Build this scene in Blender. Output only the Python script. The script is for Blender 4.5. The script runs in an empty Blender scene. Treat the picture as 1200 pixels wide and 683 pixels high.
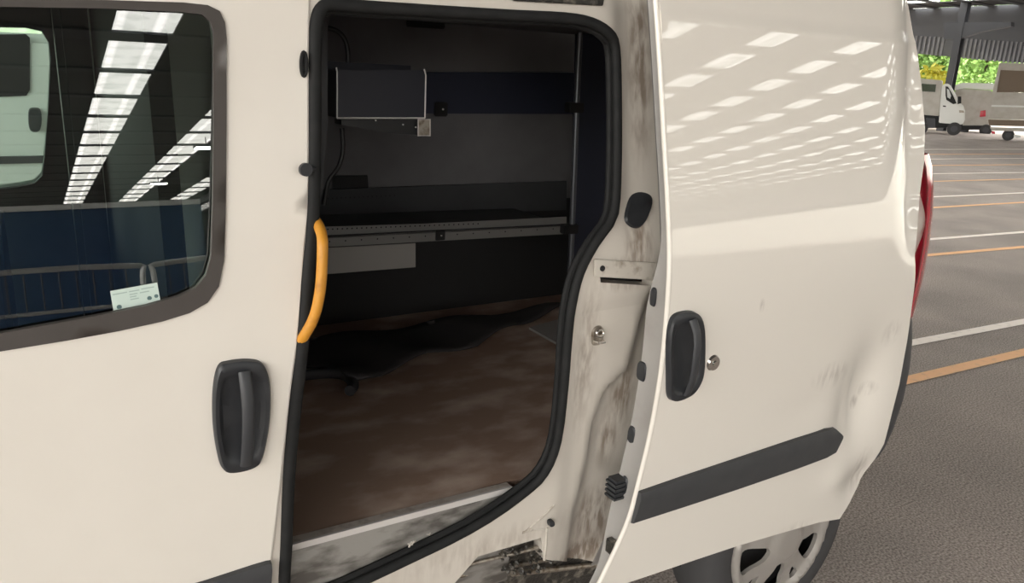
import bpy, bmesh, math, random
from mathutils import Vector, Matrix
from mathutils.geometry import delaunay_2d_cdt
random.seed(7)
PI = math.pi
scn = bpy.context.scene
COL = scn.collection

# ------------------------------------------------------------ camera
FPX, CX, CY = 900.0, 600.0, 341.5
ROLL, PITCH, YAW = math.radians(2.8624), math.radians(15.8299), math.radians(32.4879)
CAM = Vector((0, -1.4, 1.85))
_f = Vector((math.sin(YAW)*math.cos(PITCH), math.cos(YAW)*math.cos(PITCH), -math.sin(PITCH)))
_r = Vector((math.cos(YAW), -math.sin(YAW), 0))
_u = _r.cross(_f)
RR = _r*math.cos(ROLL) + _u*math.sin(ROLL)
UU = _u*math.cos(ROLL) - _r*math.sin(ROLL)
FF = _f
cd = bpy.data.cameras.new('camera'); cam = bpy.data.objects.new('camera', cd); COL.objects.link(cam)
cd.sensor_width = 36; cd.lens = FPX/1200*36; cd.clip_start = 0.02; cd.clip_end = 600
cam.matrix_world = Matrix.Translation(CAM) @ Matrix((RR, UU, -FF)).transposed().to_4x4()
scn.camera = cam

# ------------------------------------------------------------ world, light, exposure
SKY = 5.0
w = bpy.data.worlds.new('world'); scn.world = w; w.use_nodes = True
nt = w.node_tree; bg = nt.nodes['Background']
tc = nt.nodes.new('ShaderNodeTexCoord'); sx = nt.nodes.new('ShaderNodeSeparateXYZ')
rp = nt.nodes.new('ShaderNodeValToRGB')
nt.links.new(tc.outputs['Generated'], sx.inputs[0]); nt.links.new(sx.outputs['Z'], rp.inputs[0])
rp.color_ramp.elements[0].position = 0.0; rp.color_ramp.elements[0].color = (1.0, .95, .88, 1)
rp.color_ramp.elements[1].position = 0.6; rp.color_ramp.elements[1].color = (.97, .97, .95, 1)
nt.links.new(rp.outputs[0], bg.inputs[0]); bg.inputs[1].default_value = SKY
vs = scn.view_settings
vs.view_transform = 'Standard'; vs.look = 'None'; vs.gamma = 1; vs.use_curve_mapping = False
vs.exposure = 0.57


# ------------------------------------------------------------ pixel helpers (frame 1200 x 683)
def ray(px, py):
    return RR*((px-CX)/FPX) + UU*((CY-py)/FPX) + FF
def at(px, py, Y):
    v = ray(px, py); return CAM + v*((Y-CAM.y)/v.y)
def atx(px, py, X):
    v = ray(px, py); return CAM + v*((X-CAM.x)/v.x)
def atz(px, py, Z):
    v = ray(px, py); return CAM + v*((Z-CAM.z)/v.z)
# side profile of the van: tilt (degrees) against height
TILT = [(0, -6), (.6, -5), (.85, -3), (1.12, -2.5), (1.26, -.6), (1.33, 2.0), (1.375, 5.4), (1.47, 8.0), (1.66, 9.4), (1.75, 9.2), (1.85, 8.7), (1.978, 8.1), (1.990, 22), (2.006, 22), (2.018, 13), (2.3, 14)]
def tilt(z):
    for (a, ta), (b, tb) in zip(TILT, TILT[1:]):
        if a <= z <= b: return ta+(tb-ta)*(z-a)/(b-a)
    return TILT[-1][1]
_ST = [0.0]
for _i in range(2400): _ST.append(_ST[-1] + math.tan(math.radians(tilt(_i*.001)))*.001)
_S1 = _ST[1000]
def S(z):
    t = min(max(z, 0), 2.399)*1000; i = int(t)
    return _ST[i] + (_ST[min(i+1, 2400)]-_ST[i])*(t-i) - _S1
def on(px, py, yfun):
    """first hit of the pixel's ray with the surface y = yfun(x, z)"""
    v = ray(px, py); v = v/v.y; lo = -.5; d = lo; hi = None
    while d < .45:
        p = CAM+v*(d-CAM.y)
        if p.y >= yfun(p.x, p.z): hi = d; break
        lo = d; d += .01
    if hi is None: return CAM+v*(0-CAM.y)
    for _ in range(24):
        m_ = (lo+hi)/2; p = CAM+v*(m_-CAM.y)
        if p.y >= yfun(p.x, p.z): hi = m_
        else: lo = m_
    return CAM+v*(hi-CAM.y)
def sstep(a, b, x):
    t = min(max((x-a)/(b-a), 0), 1); return t*t*(3-2*t)
def gs(x, z, x0, z0, sx_, sz_): return math.exp(-((x-x0)/sx_)**2-((z-z0)/sz_)**2)

# ------------------------------------------------------------ materials
def mat(name, col, rough=.5, metal=0., coat=0., coat_r=.03, noise=None, bump=None, spec=.5, emit=None):
    m = bpy.data.materials.new(name); m.use_nodes = True
    n = m.node_tree; b = n.nodes['Principled BSDF']
    b.inputs['Base Color'].default_value = (*col, 1); b.inputs['Roughness'].default_value = rough
    b.inputs['Metallic'].default_value = metal; b.inputs['Coat Weight'].default_value = coat
    b.inputs['Coat Roughness'].default_value = coat_r; b.inputs['Specular IOR Level'].default_value = spec
    g = n.nodes.new('ShaderNodeNewGeometry')
    if noise:   # (scale, colour2, lo, hi[, stretch])
        t = n.nodes.new('ShaderNodeTexNoise'); t.inputs['Scale'].default_value = noise[0]; t.inputs['Detail'].default_value = 8
        r = n.nodes.new('ShaderNodeValToRGB'); r.color_ramp.elements[0].position = noise[2]; r.color_ramp.elements[1].position = noise[3]
        r.color_ramp.elements[0].color = (*col, 1); r.color_ramp.elements[1].color = (*noise[1], 1)
        src = g.outputs['Position']
        if len(noise) > 4:
            mp = n.nodes.new('ShaderNodeMapping'); mp.inputs['Scale'].default_value = noise[4]
            n.links.new(src, mp.inputs[0]); src = mp.outputs[0]
        n.links.new(src, t.inputs['Vector']); n.links.new(t.outputs['Fac'], r.inputs[0]); n.links.new(r.outputs[0], b.inputs['Base Color'])
    if bump:    # (scale, strength, distance)
        t = n.nodes.new('ShaderNodeTexNoise'); t.inputs['Scale'].default_value = bump[0]; t.inputs['Detail'].default_value = 6
        n.links.new(g.outputs['Position'], t.inputs['Vector'])
        u = n.nodes.new('ShaderNodeBump'); u.inputs['Strength'].default_value = bump[1]; u.inputs['Distance'].default_value = bump[2]
        n.links.new(t.outputs['Fac'], u.inputs['Height']); n.links.new(u.outputs[0], b.inputs['Normal'])
    if emit:
        b.inputs['Emission Color'].default_value = (*emit[0], 1); b.inputs['Emission Strength'].default_value = emit[1]
    return m

PAINT_C = (.79, .748, .685)
M = {}
M['paint'] = mat('cream_paint', PAINT_C, .45, coat=1, coat_r=.0, noise=(6, (.76, .718, .655), .35, .8), spec=.2)
M['far_paint'] = mat('white_van_paint', (.78, .78, .76), .4, coat=.6)
M['black'] = mat('black_plastic', (.022, .024, .028), .42, noise=(30, (.03, .032, .036), .3, .7))
M['strip'] = mat('grey_black_plastic', (.042, .044, .048), .5, noise=(14, (.055, .056, .06), .3, .7), bump=(220, .15, .001))
M['grip'] = mat('grip_plastic', (.04, .042, .047), .45)
M['rubber'] = mat('rubber_seal', (.012, .0125, .013), .7, noise=(25, (.02, .02, .02), .35, .8), spec=.25)
M['frame'] = mat('window_surround', (.055, .047, .042), .5, noise=(20, (.065, .055, .05), .3, .8))
M['tyre'] = mat('tyre_rubber', (.045, .044, .046), .8, bump=(80, .2, .002))
M['hub'] = mat('silver_trim', (.40, .375, .35), .35, metal=.35, noise=(18, (.40, .37, .34), .4, .75))
M['chrome'] = mat('chrome', (.75, .72, .68), .22, metal=1)
M['steel'] = mat('zinc_steel', (.42, .38, .33), .4, metal=.8, noise=(60, (.16, .12, .08), .45, .7))
M['alu'] = mat('aluminium_edge', (.62, .55, .49), .45, metal=.5, noise=(30, (.35, .29, .25), .5, .75))
M['galv'] = mat('scuffed_sill', (.30, .285, .265), .5, metal=.35, noise=(11, (.11, .10, .09), .45, .66, (1, 1, 3)), bump=(40, .3, .004))
M['yellow'] = mat('yellow_handle', (.60, .27, .03), .45, noise=(35, (.42, .17, .025), .55, .8))
M['ply'] = mat('grey_lining', (.145, .142, .148), .7, noise=(5, (.11, .108, .113), .35, .7))
M['plydark'] = mat('dark_lining', (.05, .052, .055), .7, noise=(6, (.035, .036, .04), .3, .7))
M['navy'] = mat('navy_band', (.022, .027, .05), .6)
M['near_black'] = mat('dark_trim', (.012, .012, .013), .75)
M['cable'] = mat('cable_black', (.008, .008, .009), .5)
M['perf'] = mat('perforated_steel', (.22, .215, .21), .5, metal=.4)
M['tray'] = mat('tray_steel', (.016, .017, .026), .5, metal=.2)
M['edge'] = mat('bare_edge', (.65, .62, .60), .4, metal=.2)
M['pole'] = mat('pole_steel', (.16, .17, .19), .35, metal=.7)
M['sheet'] = mat('pale_sheet', (.30, .285, .27), .7)
M['mat'] = mat('rubber_mat', (.022, .02, .022), .75, noise=(7, (.035, .03, .03), .4, .7))
M['floorply'] = mat('dirty_floor', (.30, .20, .15), .7, noise=(5.5, (.62, .50, .42), .46, .82, (1, 1.6, 1)), bump=(25, .3, .004))
M['red'] = mat('tail_red', (.55, .012, .04), .12, coat=1)
M['grease'] = mat('greasy_track', (.035, .032, .028), .35, noise=(40, (.2, .18, .15), .5, .7), bump=(60, .6, .01))
M['blue'] = mat('blue_container', (.012, .05, .13), .5)
M['galvbar'] = mat('galvanised_tube', (.55, .56, .56), .4, metal=.5)
M['sticker'] = mat('sticker_card', (.62, .74, .68), .6)
M['ink'] = mat('sticker_ink', (.12, .2, .2), .6)
M['ink2'] = mat('faint_ink', (.38, .5, .46), .6)
M['brown'] = mat('tipper_inner', (.20, .15, .11), .7)
M['dull'] = mat('dull_white', (.52, .49, .45), .6, noise=(3, (.42, .38, .33), .4, .8))
M['cgrey'] = mat('steelwork_grey', (.06, .06, .068), .6)
M['clad'] = mat('cladding', (.2, .195, .215), .6)
M['roof'] = mat('roof_sheet', (.045, .043, .043), .7)
M['bark'] = mat('bark', (.07, .05, .035), .9)
M['leaf'] = mat('leaf_green', (.34, .52, .14), .6, noise=(1.2, (.16, .30, .06), .35, .65))
M['leaf2'] = mat('leaf_yellow', (.70, .66, .10), .6)
M['wline'] = mat('white_line_paint', (.88, .78, .70), .7, noise=(14, (.50, .44, .40), .55, .9))
M['oline'] = mat('orange_line_paint', (.86, .48, .24), .7, noise=(14, (.55, .34, .22), .55, .9))
M['lamp'] = mat('lamp_glow', (1, 1, 1), .5, emit=((1, 1, .96), 18))

def glass(name, tint, ior=1.55, rough=0.):
    m = bpy.data.materials.new(name); m.use_nodes = True; n = m.node_tree
    n.nodes.remove(n.nodes['Principled BSDF'])
    o = n.nodes['Material Output']; t = n.nodes.new('ShaderNodeBsdfTransparent'); g = n.nodes.new('ShaderNodeBsdfGlossy')
    fr = n.nodes.new('ShaderNodeFresnel'); mx = n.nodes.new('ShaderNodeMixShader')
    t.inputs[0].default_value = (*tint, 1); g.inputs['Roughness'].default_value = rough; fr.inputs[0].default_value = ior
    n.links.new(fr.outputs[0], mx.inputs[0]); n.links.new(t.outputs[0], mx.inputs[1]); n.links.new(g.outputs[0], mx.inputs[2])
    n.links.new(mx.outputs[0], o.inputs[0]); return m
M['glass'] = glass('tinted_glass', (.56, .75, .65), 2.45)
M['farglass'] = glass('dark_glass', (.12, .16, .15), 1.6)

def skylight_mat():
    m = bpy.data.materials.new('skylight_sheet'); m.use_nodes = True; n = m.node_tree
    n.nodes.remove(n.nodes['Principled BSDF'])
    t = n.nodes.new('ShaderNodeBsdfTransparent'); o = n.nodes['Material Output']
    g = n.nodes.new('ShaderNodeNewGeometry'); wv = n.nodes.new('ShaderNodeTexWave'); wv.wave_profile = 'SIN'
    wv.inputs['Scale'].default_value = .42; wv.inputs['Distortion'].default_value = .3; wv.bands_direction = 'X'
    ns = n.nodes.new('ShaderNodeTexNoise'); ns.inputs['Scale'].default_value = 1.7; ns.inputs['Detail'].default_value = 7
    r1 = n.nodes.new('ShaderNodeValToRGB'); r1.color_ramp.elements[0].color = (.72, .74, .72, 1); r1.color_ramp.elements[1].color = (1, 1, 1, 1)
    r1.color_ramp.elements[0].position = .80; r1.color_ramp.elements[1].position = .97
    r2 = n.nodes.new('ShaderNodeValToRGB'); r2.color_ramp.elements[0].color = (.75, .77, .75, 1); r2.color_ramp.elements[1].color = (1, 1, 1, 1)
    r2.color_ramp.elements[0].position = .3; r2.color_ramp.elements[1].position = .55
    mx = n.nodes.new('ShaderNodeMixRGB'); mx.blend_type = 'MULTIPLY'; mx.inputs[0].default_value = 1
    n.links.new(g.outputs['Position'], wv.inputs[0]); n.links.new(g.outputs['Position'], ns.inputs['Vector'])
    n.links.new(wv.outputs['Fac'], r1.inputs[0]); n.links.new(ns.outputs['Fac'], r2.inputs[0])
    n.links.new(r1.outputs[0], mx.inputs[1]); n.links.new(r2.outputs[0], mx.inputs[2]); n.links.new(mx.outputs[0], t.inputs[0])
    n.links.new(t.outputs[0], o.inputs[0]); return m
M['skylight'] = skylight_mat()

def asphalt_mat():
    m = mat('asphalt', (.23, .195, .175), .9, spec=.08); n = m.node_tree; b = n.nodes['Principled BSDF']
    g = n.nodes.new('ShaderNodeNewGeometry')
    a = n.nodes.new('ShaderNodeTexNoise'); a.inputs['Scale'].default_value = 100; a.inputs['Detail'].default_value = 6
    c = n.nodes.new('ShaderNodeTexNoise'); c.inputs['Scale'].default_value = 1.1; c.inputs['Detail'].default_value = 6
    ra = n.nodes.new('ShaderNodeValToRGB'); ra.color_ramp.elements[0].position = .35; ra.color_ramp.elements[1].position = .68
    ra.color_ramp.elements[0].color = (.21, .178, .162, 1); ra.color_ramp.elements[1].color = (.54, .47, .43, 1)
    rc = n.nodes.new('ShaderNodeValToRGB'); rc.color_ramp.elements[0].position = .3; rc.color_ramp.elements[1].position = .7
    rc.color_ramp.elements[0].color = (.8, .8, .8, 1); rc.color_ramp.elements[1].color = (1.1, 1.08, 1.06, 1)
    mx = n.nodes.new('ShaderNodeMixRGB'); mx.blend_type = 'MULTIPLY'; mx.inputs[0].default_value = 1
    u = n.nodes.new('ShaderNodeBump'); u.inputs['Strength'].default_value = .4; u.inputs['Distance'].default_value = .003
    for t in (a, c): n.links.new(g.outputs['Position'], t.inputs['Vector'])
    n.links.new(a.outputs['Fac'], ra.inputs[0]); n.links.new(c.outputs['Fac'], rc.inputs[0])
    n.links.new(ra.outputs[0], mx.inputs[1]); n.links.new(rc.outputs[0], mx.inputs[2]); n.links.new(mx.outputs[0], b.inputs['Base Color'])
    n.links.new(a.outputs['Fac'], u.inputs['Height']); n.links.new(u.outputs[0], b.inputs['Normal']); return m
M['asphalt'] = asphalt_mat()

def stained_mat(spots, base=(.64, .595, .535), dirt=(.30, .245, .20), coat=.5, coat_r=.12):
    """cream paint with stains: spots = (x, z, rx, rz, noise scale, strength)"""
    m = mat('stained_paint', base, .4, coat=coat, coat_r=coat_r, spec=.25); n = m.node_tree; b = n.nodes['Principled BSDF']
    g = n.nodes.new('ShaderNodeNewGeometry'); total = None
    for (x, z, rx, rz, sc, st) in spots:
        mp = n.nodes.new('ShaderNodeMapping'); mp.inputs['Location'].default_value = (-x/rx, 0, -z/rz); mp.inputs['Scale'].default_value = (1/rx, .0001, 1/rz)
        gr = n.nodes.new('ShaderNodeTexGradient'); gr.gradient_type = 'SPHERICAL'
        ns = n.nodes.new('ShaderNodeTexNoise'); ns.inputs['Scale'].default_value = sc; ns.inputs['Detail'].default_value = 9
        m2 = n.nodes.new('ShaderNodeMapping'); m2.inputs['Scale'].default_value = (2.2, 1, .55)
        n.links.new(g.outputs['Position'], mp.inputs[0]); n.links.new(mp.outputs[0], gr.inputs[0])
        n.links.new(g.outputs['Position'], m2.inputs[0]); n.links.new(m2.outputs[0], ns.inputs['Vector'])
        r = n.nodes.new('ShaderNodeMapRange'); r.inputs[1].default_value = .36; r.inputs[2].default_value = .62
        n.links.new(ns.outputs['Fac'], r.inputs[0])
        q = n.nodes.new('ShaderNodeMath'); q.operation = 'MULTIPLY'; n.links.new(gr.outputs['Fac'], q.inputs[0]); n.links.new(r.outputs[0], q.inputs[1])
        k = n.nodes.new('ShaderNodeMath'); k.operation = 'MULTIPLY'; n.links.new(q.outputs[0], k.inputs[0]); k.inputs[1].default_value = st
        if total is None: total = k
        else:
            s = n.nodes.new('ShaderNodeMath'); s.operation = 'MAXIMUM'; n.links.new(total.outputs[0], s.inputs[0]); n.links.new(k.outputs[0], s.inputs[1]); total = s
    c = n.nodes.new('ShaderNodeClamp'); n.links.new(total.outputs[0], c.inputs[0])
    mx = n.nodes.new('ShaderNodeMixRGB'); n.links.new(c.outputs[0], mx.inputs[0])
    mx.inputs[1].default_value = (*base, 1); mx.inputs[2].default_value = (*dirt, 1)
    n.links.new(mx.outputs[0], b.inputs['Base Color']); return m

# ------------------------------------------------------------ object helpers
def link(o, parent=None):
    COL.objects.link(o)
    if parent is not None: o.parent = parent; o.matrix_parent_inverse = Matrix.Identity(4)
    return o
def mesh(name, vs_, fs, m, parent=None, smooth=False):
    me = bpy.data.meshes.new(name); me.from_pydata([tuple(v) for v in vs_], [], fs)
    me.materials.append(m)
    if smooth:
        for p in me.polygons: p.use_smooth = True
    me.update(); o = bpy.data.objects.new(name, me)
    if parent is not None:   # parts are written in world coordinates: bring them into the parent's frame
        mw = world_of(parent); me.transform(mw.inverted())
    return link(o, parent)
def world_of(o):
    m = o.matrix_basis.copy(); p = o.parent
    while p is not None: m = p.matrix_basis @ m; p = p.parent
    return m
def thing(name, label, cat, loc=(0, 0, 0), rz=0, group=None):
    o = bpy.data.objects.new(name, None); o.empty_display_size = .1; o.location = loc; o.rotation_euler = (0, 0, rz); COL.objects.link(o)
    o['label'] = label; o['category'] = cat
    if group: o['group'] = group
    return o
def tag(o, label, cat, group=None):
    o['label'] = label; o['category'] = cat
    if group: o['group'] = group
    return o
def struct(o): o['kind'] = 'structure'; return o
class MB:
    def __init__(s): s.v = []; s.f = []
    def add(s, v, f):
        k = len(s.v); s.v += [Vector(a) for a in v]; s.f += [tuple(k+i for i in a) for a in f]
    def box(s, a, b):
        (x0, y0, z0), (x1, y1, z1) = a, b
        s.hexa([(x0, y0, z0), (x1, y0, z0), (x1, y1, z0), (x0, y1, z0), (x0, y0, z1), (x1, y0, z1), (x1, y1, z1), (x0, y1, z1)])
    def hexa(s, p): s.add(p, [(3, 2, 1, 0), (4, 5, 6, 7), (0, 1, 5, 4), (1, 2, 6, 5), (2, 3, 7, 6), (3, 0, 4, 7)])
    def tube(s, path, r, n=10, closed=False, caps=True, flat=1.0, fdir=None):
        P = [Vector(p) for p in path]; rings = []; prev = None
        for i, p in enumerate(P):
            if closed: t = P[(i+1) % len(P)]-P[i-1]
            else: t = P[min(i+1, len(P)-1)]-P[max(i-1, 0)]
            t.normalize()
            if fdir is not None: a = Vector(fdir)
            elif prev is None: a = Vector((0, 0, 1)) if abs(t.z) < .9 else Vector((1, 0, 0))
            else: a = prev
            a = (a-t*a.dot(t)).normalized(); prev = a; b = t.cross(a)
            rr = r[i] if isinstance(r, (list, tuple)) else r
            rings.append([p+a*(rr*flat*math.cos(2*PI*k/n))+b*(rr*math.sin(2*PI*k/n)) for k in range(n)])
        base = len(s.v)
        for q in rings: s.v += q
        m = len(rings)
        for i in range(m if closed else m-1):
            j = (i+1) % m
            for k in range(n):
                l = (k+1) % n; s.f.append((base+i*n+k, base+i*n+l, base+j*n+l, base+j*n+k))
        if caps and not closed:
            s.f.append(tuple(base+k for k in range(n))[::-1]); s.f.append(tuple(base+(m-1)*n+k for k in range(n)))
    def prism(s, poly, d, taper=0.0, dome=0.0):
        """poly: list of points; extruded along vector d; top shrunk by taper toward the centroid"""
        P = [Vector(p) for p in poly]; d = Vector(d); c = sum(P, Vector())/len(P); n = len(P)
        top = [p+d+(c-p)*taper for p in P]
        s.add(P+top+[c+d*(1+dome)], [tuple(range(n))[::-1]]+[(i, (i+1) % n, n+(i+1) % n, n+i) for i in range(n)]+[(n+i, n+(i+1) % n, 2*n) for i in range(n)])
    def build(s, name, m, parent=None, smooth=False, bevel=0):
        o = mesh(name, s.v, s.f, m, parent, smooth)
        bm = bmesh.new(); bm.from_mesh(o.data); bmesh.ops.recalc_face_normals(bm, faces=bm.faces)
        if bevel: bmesh.ops.bevel(bm, geom=[e for e in bm.edges if len(e.link_faces) == 2 and e.calc_face_angle(0) > .5], offset=bevel, segments=2, affect='EDGES')
        bm.to_mesh(o.data); bm.free()
        if smooth: o.data.set_sharp_from_angle(angle=.7)
        return o
def smooth_path(P, n=6, closed=False):
    P = [Vector(p) for p in P]; out = []; m = len(P)
    for i in range(m if closed else m-1):
        g = (lambda k: P[k % m]) if closed else (lambda k: P[min(max(k, 0), m-1)])
        a, b, c, d = g(i-1), g(i), g(i+1), g(i+2)
        for k in range(n):
            t = k/n; out.append(.5*((2*b)+(c-a)*t+(2*a-5*b+4*c-d)*t*t+(3*b-a-3*c+d)*t**3))
    if not closed: out.append(P[-1])
    return out
def inside(p, poly):
    x, y = p; c = False; j = len(poly)-1
    for i in range(len(poly)):
        xi, yi = poly[i]; xj, yj = poly[j]
        if (yi > y) != (yj > y) and x < (xj-xi)*(y-yi)/(yj-yi)+xi: c = not c
        j = i
    return c
def densify(poly, step):
    out = []
    for i in range(len(poly)):
        a = poly[i]; b = poly[(i+1) % len(poly)]; L = math.hypot(b[0]-a[0], b[1]-a[1]); k = max(1, int(L/step))
        out += [(a[0]+(b[0]-a[0])*t/k, a[1]+(b[1]-a[1])*t/k) for t in range(k)]
    return out
def segd(p, poly):
    best = 9
    for i in range(len(poly)):
        ax, ay = poly[i]; bx, by = poly[(i+1) % len(poly)]; dx, dy = bx-ax, by-ay; L = dx*dx+dy*dy or 1e-9
        t = min(max(((p[0]-ax)*dx+(p[1]-ay)*dy)/L, 0), 1)
        d = (p[0]-ax-dx*t)**2+(p[1]-ay-dy*t)**2
        if d < best: best = d if best > 1 else min(best, d)
    return math.sqrt(best)
def panel(name, outer, holes, yfun, m, parent, step=.035, rim=.02, rim_in=0.0, rowz=(), hole_rim=None, back=False):
    """curved sheet y = yfun(x,z) cut to an outline (x,z) with holes, edges returned inwards by rim"""
    loops = [densify(outer, step)]+[densify(h, step) for h in holes]
    pts = []; edges = []
    for L in loops:
        k = len(pts); pts += L; edges += [(k+i, k+(i+1) % len(L)) for i in range(len(L))]
    xs = [p[0] for p in outer]; zs = [p[1] for p in outer]
    zz = set(); z = min(zs)
    while z < max(zs): zz.add(round(z, 4)); z += step
    for r_ in rowz: zz.add(r_)
    for z in sorted(zz):
        x = min(xs)
        while x < max(xs):
            q = (x, z)
            if inside(q, outer) and not any(inside(q, h) for h in holes) and min(segd(q, L) for L in [outer]+holes) > step*.35: pts.append(q)
            x += step
    v2, _, f2, _, _, _ = delaunay_2d_cdt([Vector(p) for p in pts], edges, [], 0, 1e-6)
    fs = []; cnt = {}
    for f in f2:
        c = (sum(v2[i].x for i in f)/3, sum(v2[i].y for i in f)/3)
        if inside(c, outer) and not any(inside(c, h) for h in holes):
            a, b, c_ = (v2[i] for i in f)
            if ((b.x-a.x)*(c_.y-a.y)-(b.y-a.y)*(c_.x-a.x)) < 0: f = f[::-1]
            fs.append(tuple(f))
            for i in range(len(f)):
                e = (f[i], f[(i+1) % len(f)]); cnt[frozenset(e)] = cnt.get(frozenset(e), [])+[e]
    V = [Vector((p.x, yfun(p.x, p.y), p.y)) for p in v2]
    if back: fs = [f[::-1] for f in fs]
    hv = Vector((0, 1, 0))
    bd = [es[0] for es in cnt.values() if len(es) == 1]
    if rim:
        cx = sum(xs)/len(xs); cz = sum(zs)/len(zs)
        idx = {}
        for e in bd:
            for i in e:
                if i not in idx:
                    p = V[i]; onhole = any(segd((p.x, p.z), h) < 1e-4 for h in holes)
                    rr = rim if not onhole or hole_rim is None else hole_rim
                    V.append(p.copy()); V.append(p+hv*rr*(-1 if back else 1)); idx[i] = len(V)-2
        for a, b in bd: fs.append((b, a) [::1]+(idx[a]+1, idx[b]+1) if False else (idx[b], idx[a], idx[a]+1, idx[b]+1))
    return mesh(name, V, fs, m, parent, True)
def xz(pts, yfun): return [(lambda p: (p.x, p.z))(on(a, b, yfun)) for a, b in pts]
def sm2(pts, n=4, closed=True):
    return [(p.x, p.y) for p in smooth_path([(a, b, 0) for a, b in pts], n, closed)]

# ================================================================ SETTING
# ground
g = struct(mesh('floor', [(-80, -100, 0), (160, -100, 0), (160, 160, 0), (-80, 160, 0)], [(0, 1, 2, 3)], M['asphalt']))
M['scene_edge'] = mat('far_hedge', (.42, .45, .36), .9, noise=(.6, (.25, .3, .18), .3, .7))
q_ = [((-52, -80, 0), (-50, 120, 6)), ((-50, 118, 0), (60, 120, 6))]
for a_, b_ in q_:
    (x0, y0, z0), (x1, y1, z1) = a_, b_
    struct(mesh('wall_outer', [(x0, y0, z0), (x1, y0, z0), (x1, y1, z0), (x0, y1, z0), (x0, y0, z1), (x1, y0, z1), (x1, y1, z1), (x0, y1, z1)], [(3, 2, 1, 0), (4, 5, 6, 7), (0, 1, 5, 4), (1, 2, 6, 5), (2, 3, 7, 6), (3, 0, 4, 7)], M['scene_edge']))
def line_on_ground(x0, y0, x1, y1, wid, m, lab):
    """painted bay line through two photographed points, carried on both ways"""
    a = atz(x0, y0, 0); b = atz(x1, y1, 0); d = (b-a).normalized(); a = a-d*1.2; b = b+d*3
    n = Vector((-d.y, d.x, 0))*wid/2; z = .004
    o = mesh('painted_line', [a-n+Vector((0, 0, z)), b-n+Vector((0, 0, z)), b+n+Vector((0, 0, z)), a+n+Vector((0, 0, z))], [(0, 1, 2, 3)], m, g)
    o['label'] = lab
for (x0, y0, x1, y1, wd, k) in [(1066, 445, 1200, 413, .10, 'o'), (1068, 402, 1200, 377, .10, 'w'), (1084, 299.5, 1200, 289.5, .10, 'o'), (1084, 281, 1200, 272, .10, 'w'),
        (1088, 243.7, 1200, 237.2, .10, 'o'), (1088, 231, 1200, 226, .10, 'w'), (1090, 212.7, 1200, 210, .10, 'o'), (1090, 203.7, 1200, 202.2, .11, 'w'),
        (1090, 194, 1200, 193, .13, 'o'), (1090, 186.5, 1200, 185.6, .13, 'w'), (1090, 181, 1200, 180.5, .15, 'o'), (1090, 175.2, 1200, 175, .16, 'w')]:
    line_on_ground(x0, y0, x1, y1, wd, M['oline' if k == 'o' else 'wline'], 'orange painted bay line' if k == 'o' else 'white painted bay line')

# roof: dark sheets with skylight strips running away from the van, purlins across
HC = 6.5
XR0, XR1, YR0, YR1 = -8.0, 46.0, -78.0, 46.0
ceil = MB(); SW = 1.2
strips = [2.35+3.5*k for k in range(0, 13)]
x = XR0
NY0 = -9.4                                        # skylights left out over the van's bay, ends set to shape the light
for c in strips:
    ceil.box((x, YR0, HC), (c-SW/2, YR1, HC+.04)); x = c+SW/2
    if c > 24: ceil.box((c-SW/2, 31, HC), (c+SW/2, YR1, HC+.04))
    NY1 = 14. if c < 6.5 else (1. if c < 24 else 19.); ceil.box((c-SW/2, NY0, HC), (c+SW/2, NY1, HC+.04))
ceil.box((x, YR0, HC), (XR1, YR1, HC+.04))
ce = struct(ceil.build('ceiling', M['roof']))
so = MB()
for c in strips:
    NY1 = 14. if c < 6.5 else (1. if c < 24 else 19.)
    for u0, u1 in ((YR0, NY0), (NY1, YR1 if c < 24 else 31.)):
        mesh('skylight_strip', [(c-SW/2, u0, HC+.02), (c+SW/2, u0, HC+.02), (c+SW/2, u1, HC+.02), (c-SW/2, u1, HC+.02)], [(0, 1, 2, 3)], M['skylight'], ce)
SPLIT = 9.4+1.3
y = -16.95
ys1 = []
while y > YR0: ys1.append(y); y -= 3.2
y = -16.95+3.2
while y < YR1: ys1.append(y); y += 3.2
for i, y in enumerate(ys1):
    wd = .34 if abs(y+16.95) < .1 else .16
    q = MB(); q.box((XR0, y-wd, HC-.05), (SPLIT, y+wd, HC-.001)); q.build('purlin', M['cgrey'], ce)
y = -12.5-1.5*44
while y < YR1:
    q = MB(); q.box((SPLIT, y-.22, HC-.04), (XR1, y+.22, HC-.001)); q.build('purlin', M['cgrey'], ce); y += 1.5
q = MB(); q.box((SPLIT-.15, YR0, HC-.5), (SPLIT+.15, YR1, HC-.051)); q.build('main_beam', M['cgrey'], ce)
# far walls closing the view behind the camera
q = MB(); q.box((XR0, YR0-.3, 0), (XR1, YR0, HC)); struct(q.build('wall_back', M['roof']))
q = MB(); q.box((XR1-.2, YR0, 3.6), (XR1, 12, HC)); struct(q.build('wall_right', M['clad']))  # unseen end wall, its opening sized for the door's reflection
q = MB(); q.box((64, -90, 0), (66, 8, 6.5)); M['reflector'] = mat('pale_reflector', (.8, .78, .7), .8); struct(q.build('wall_reflector', M['reflector']))  # unseen pale wall added to brighten the sliding door's reflection

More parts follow.
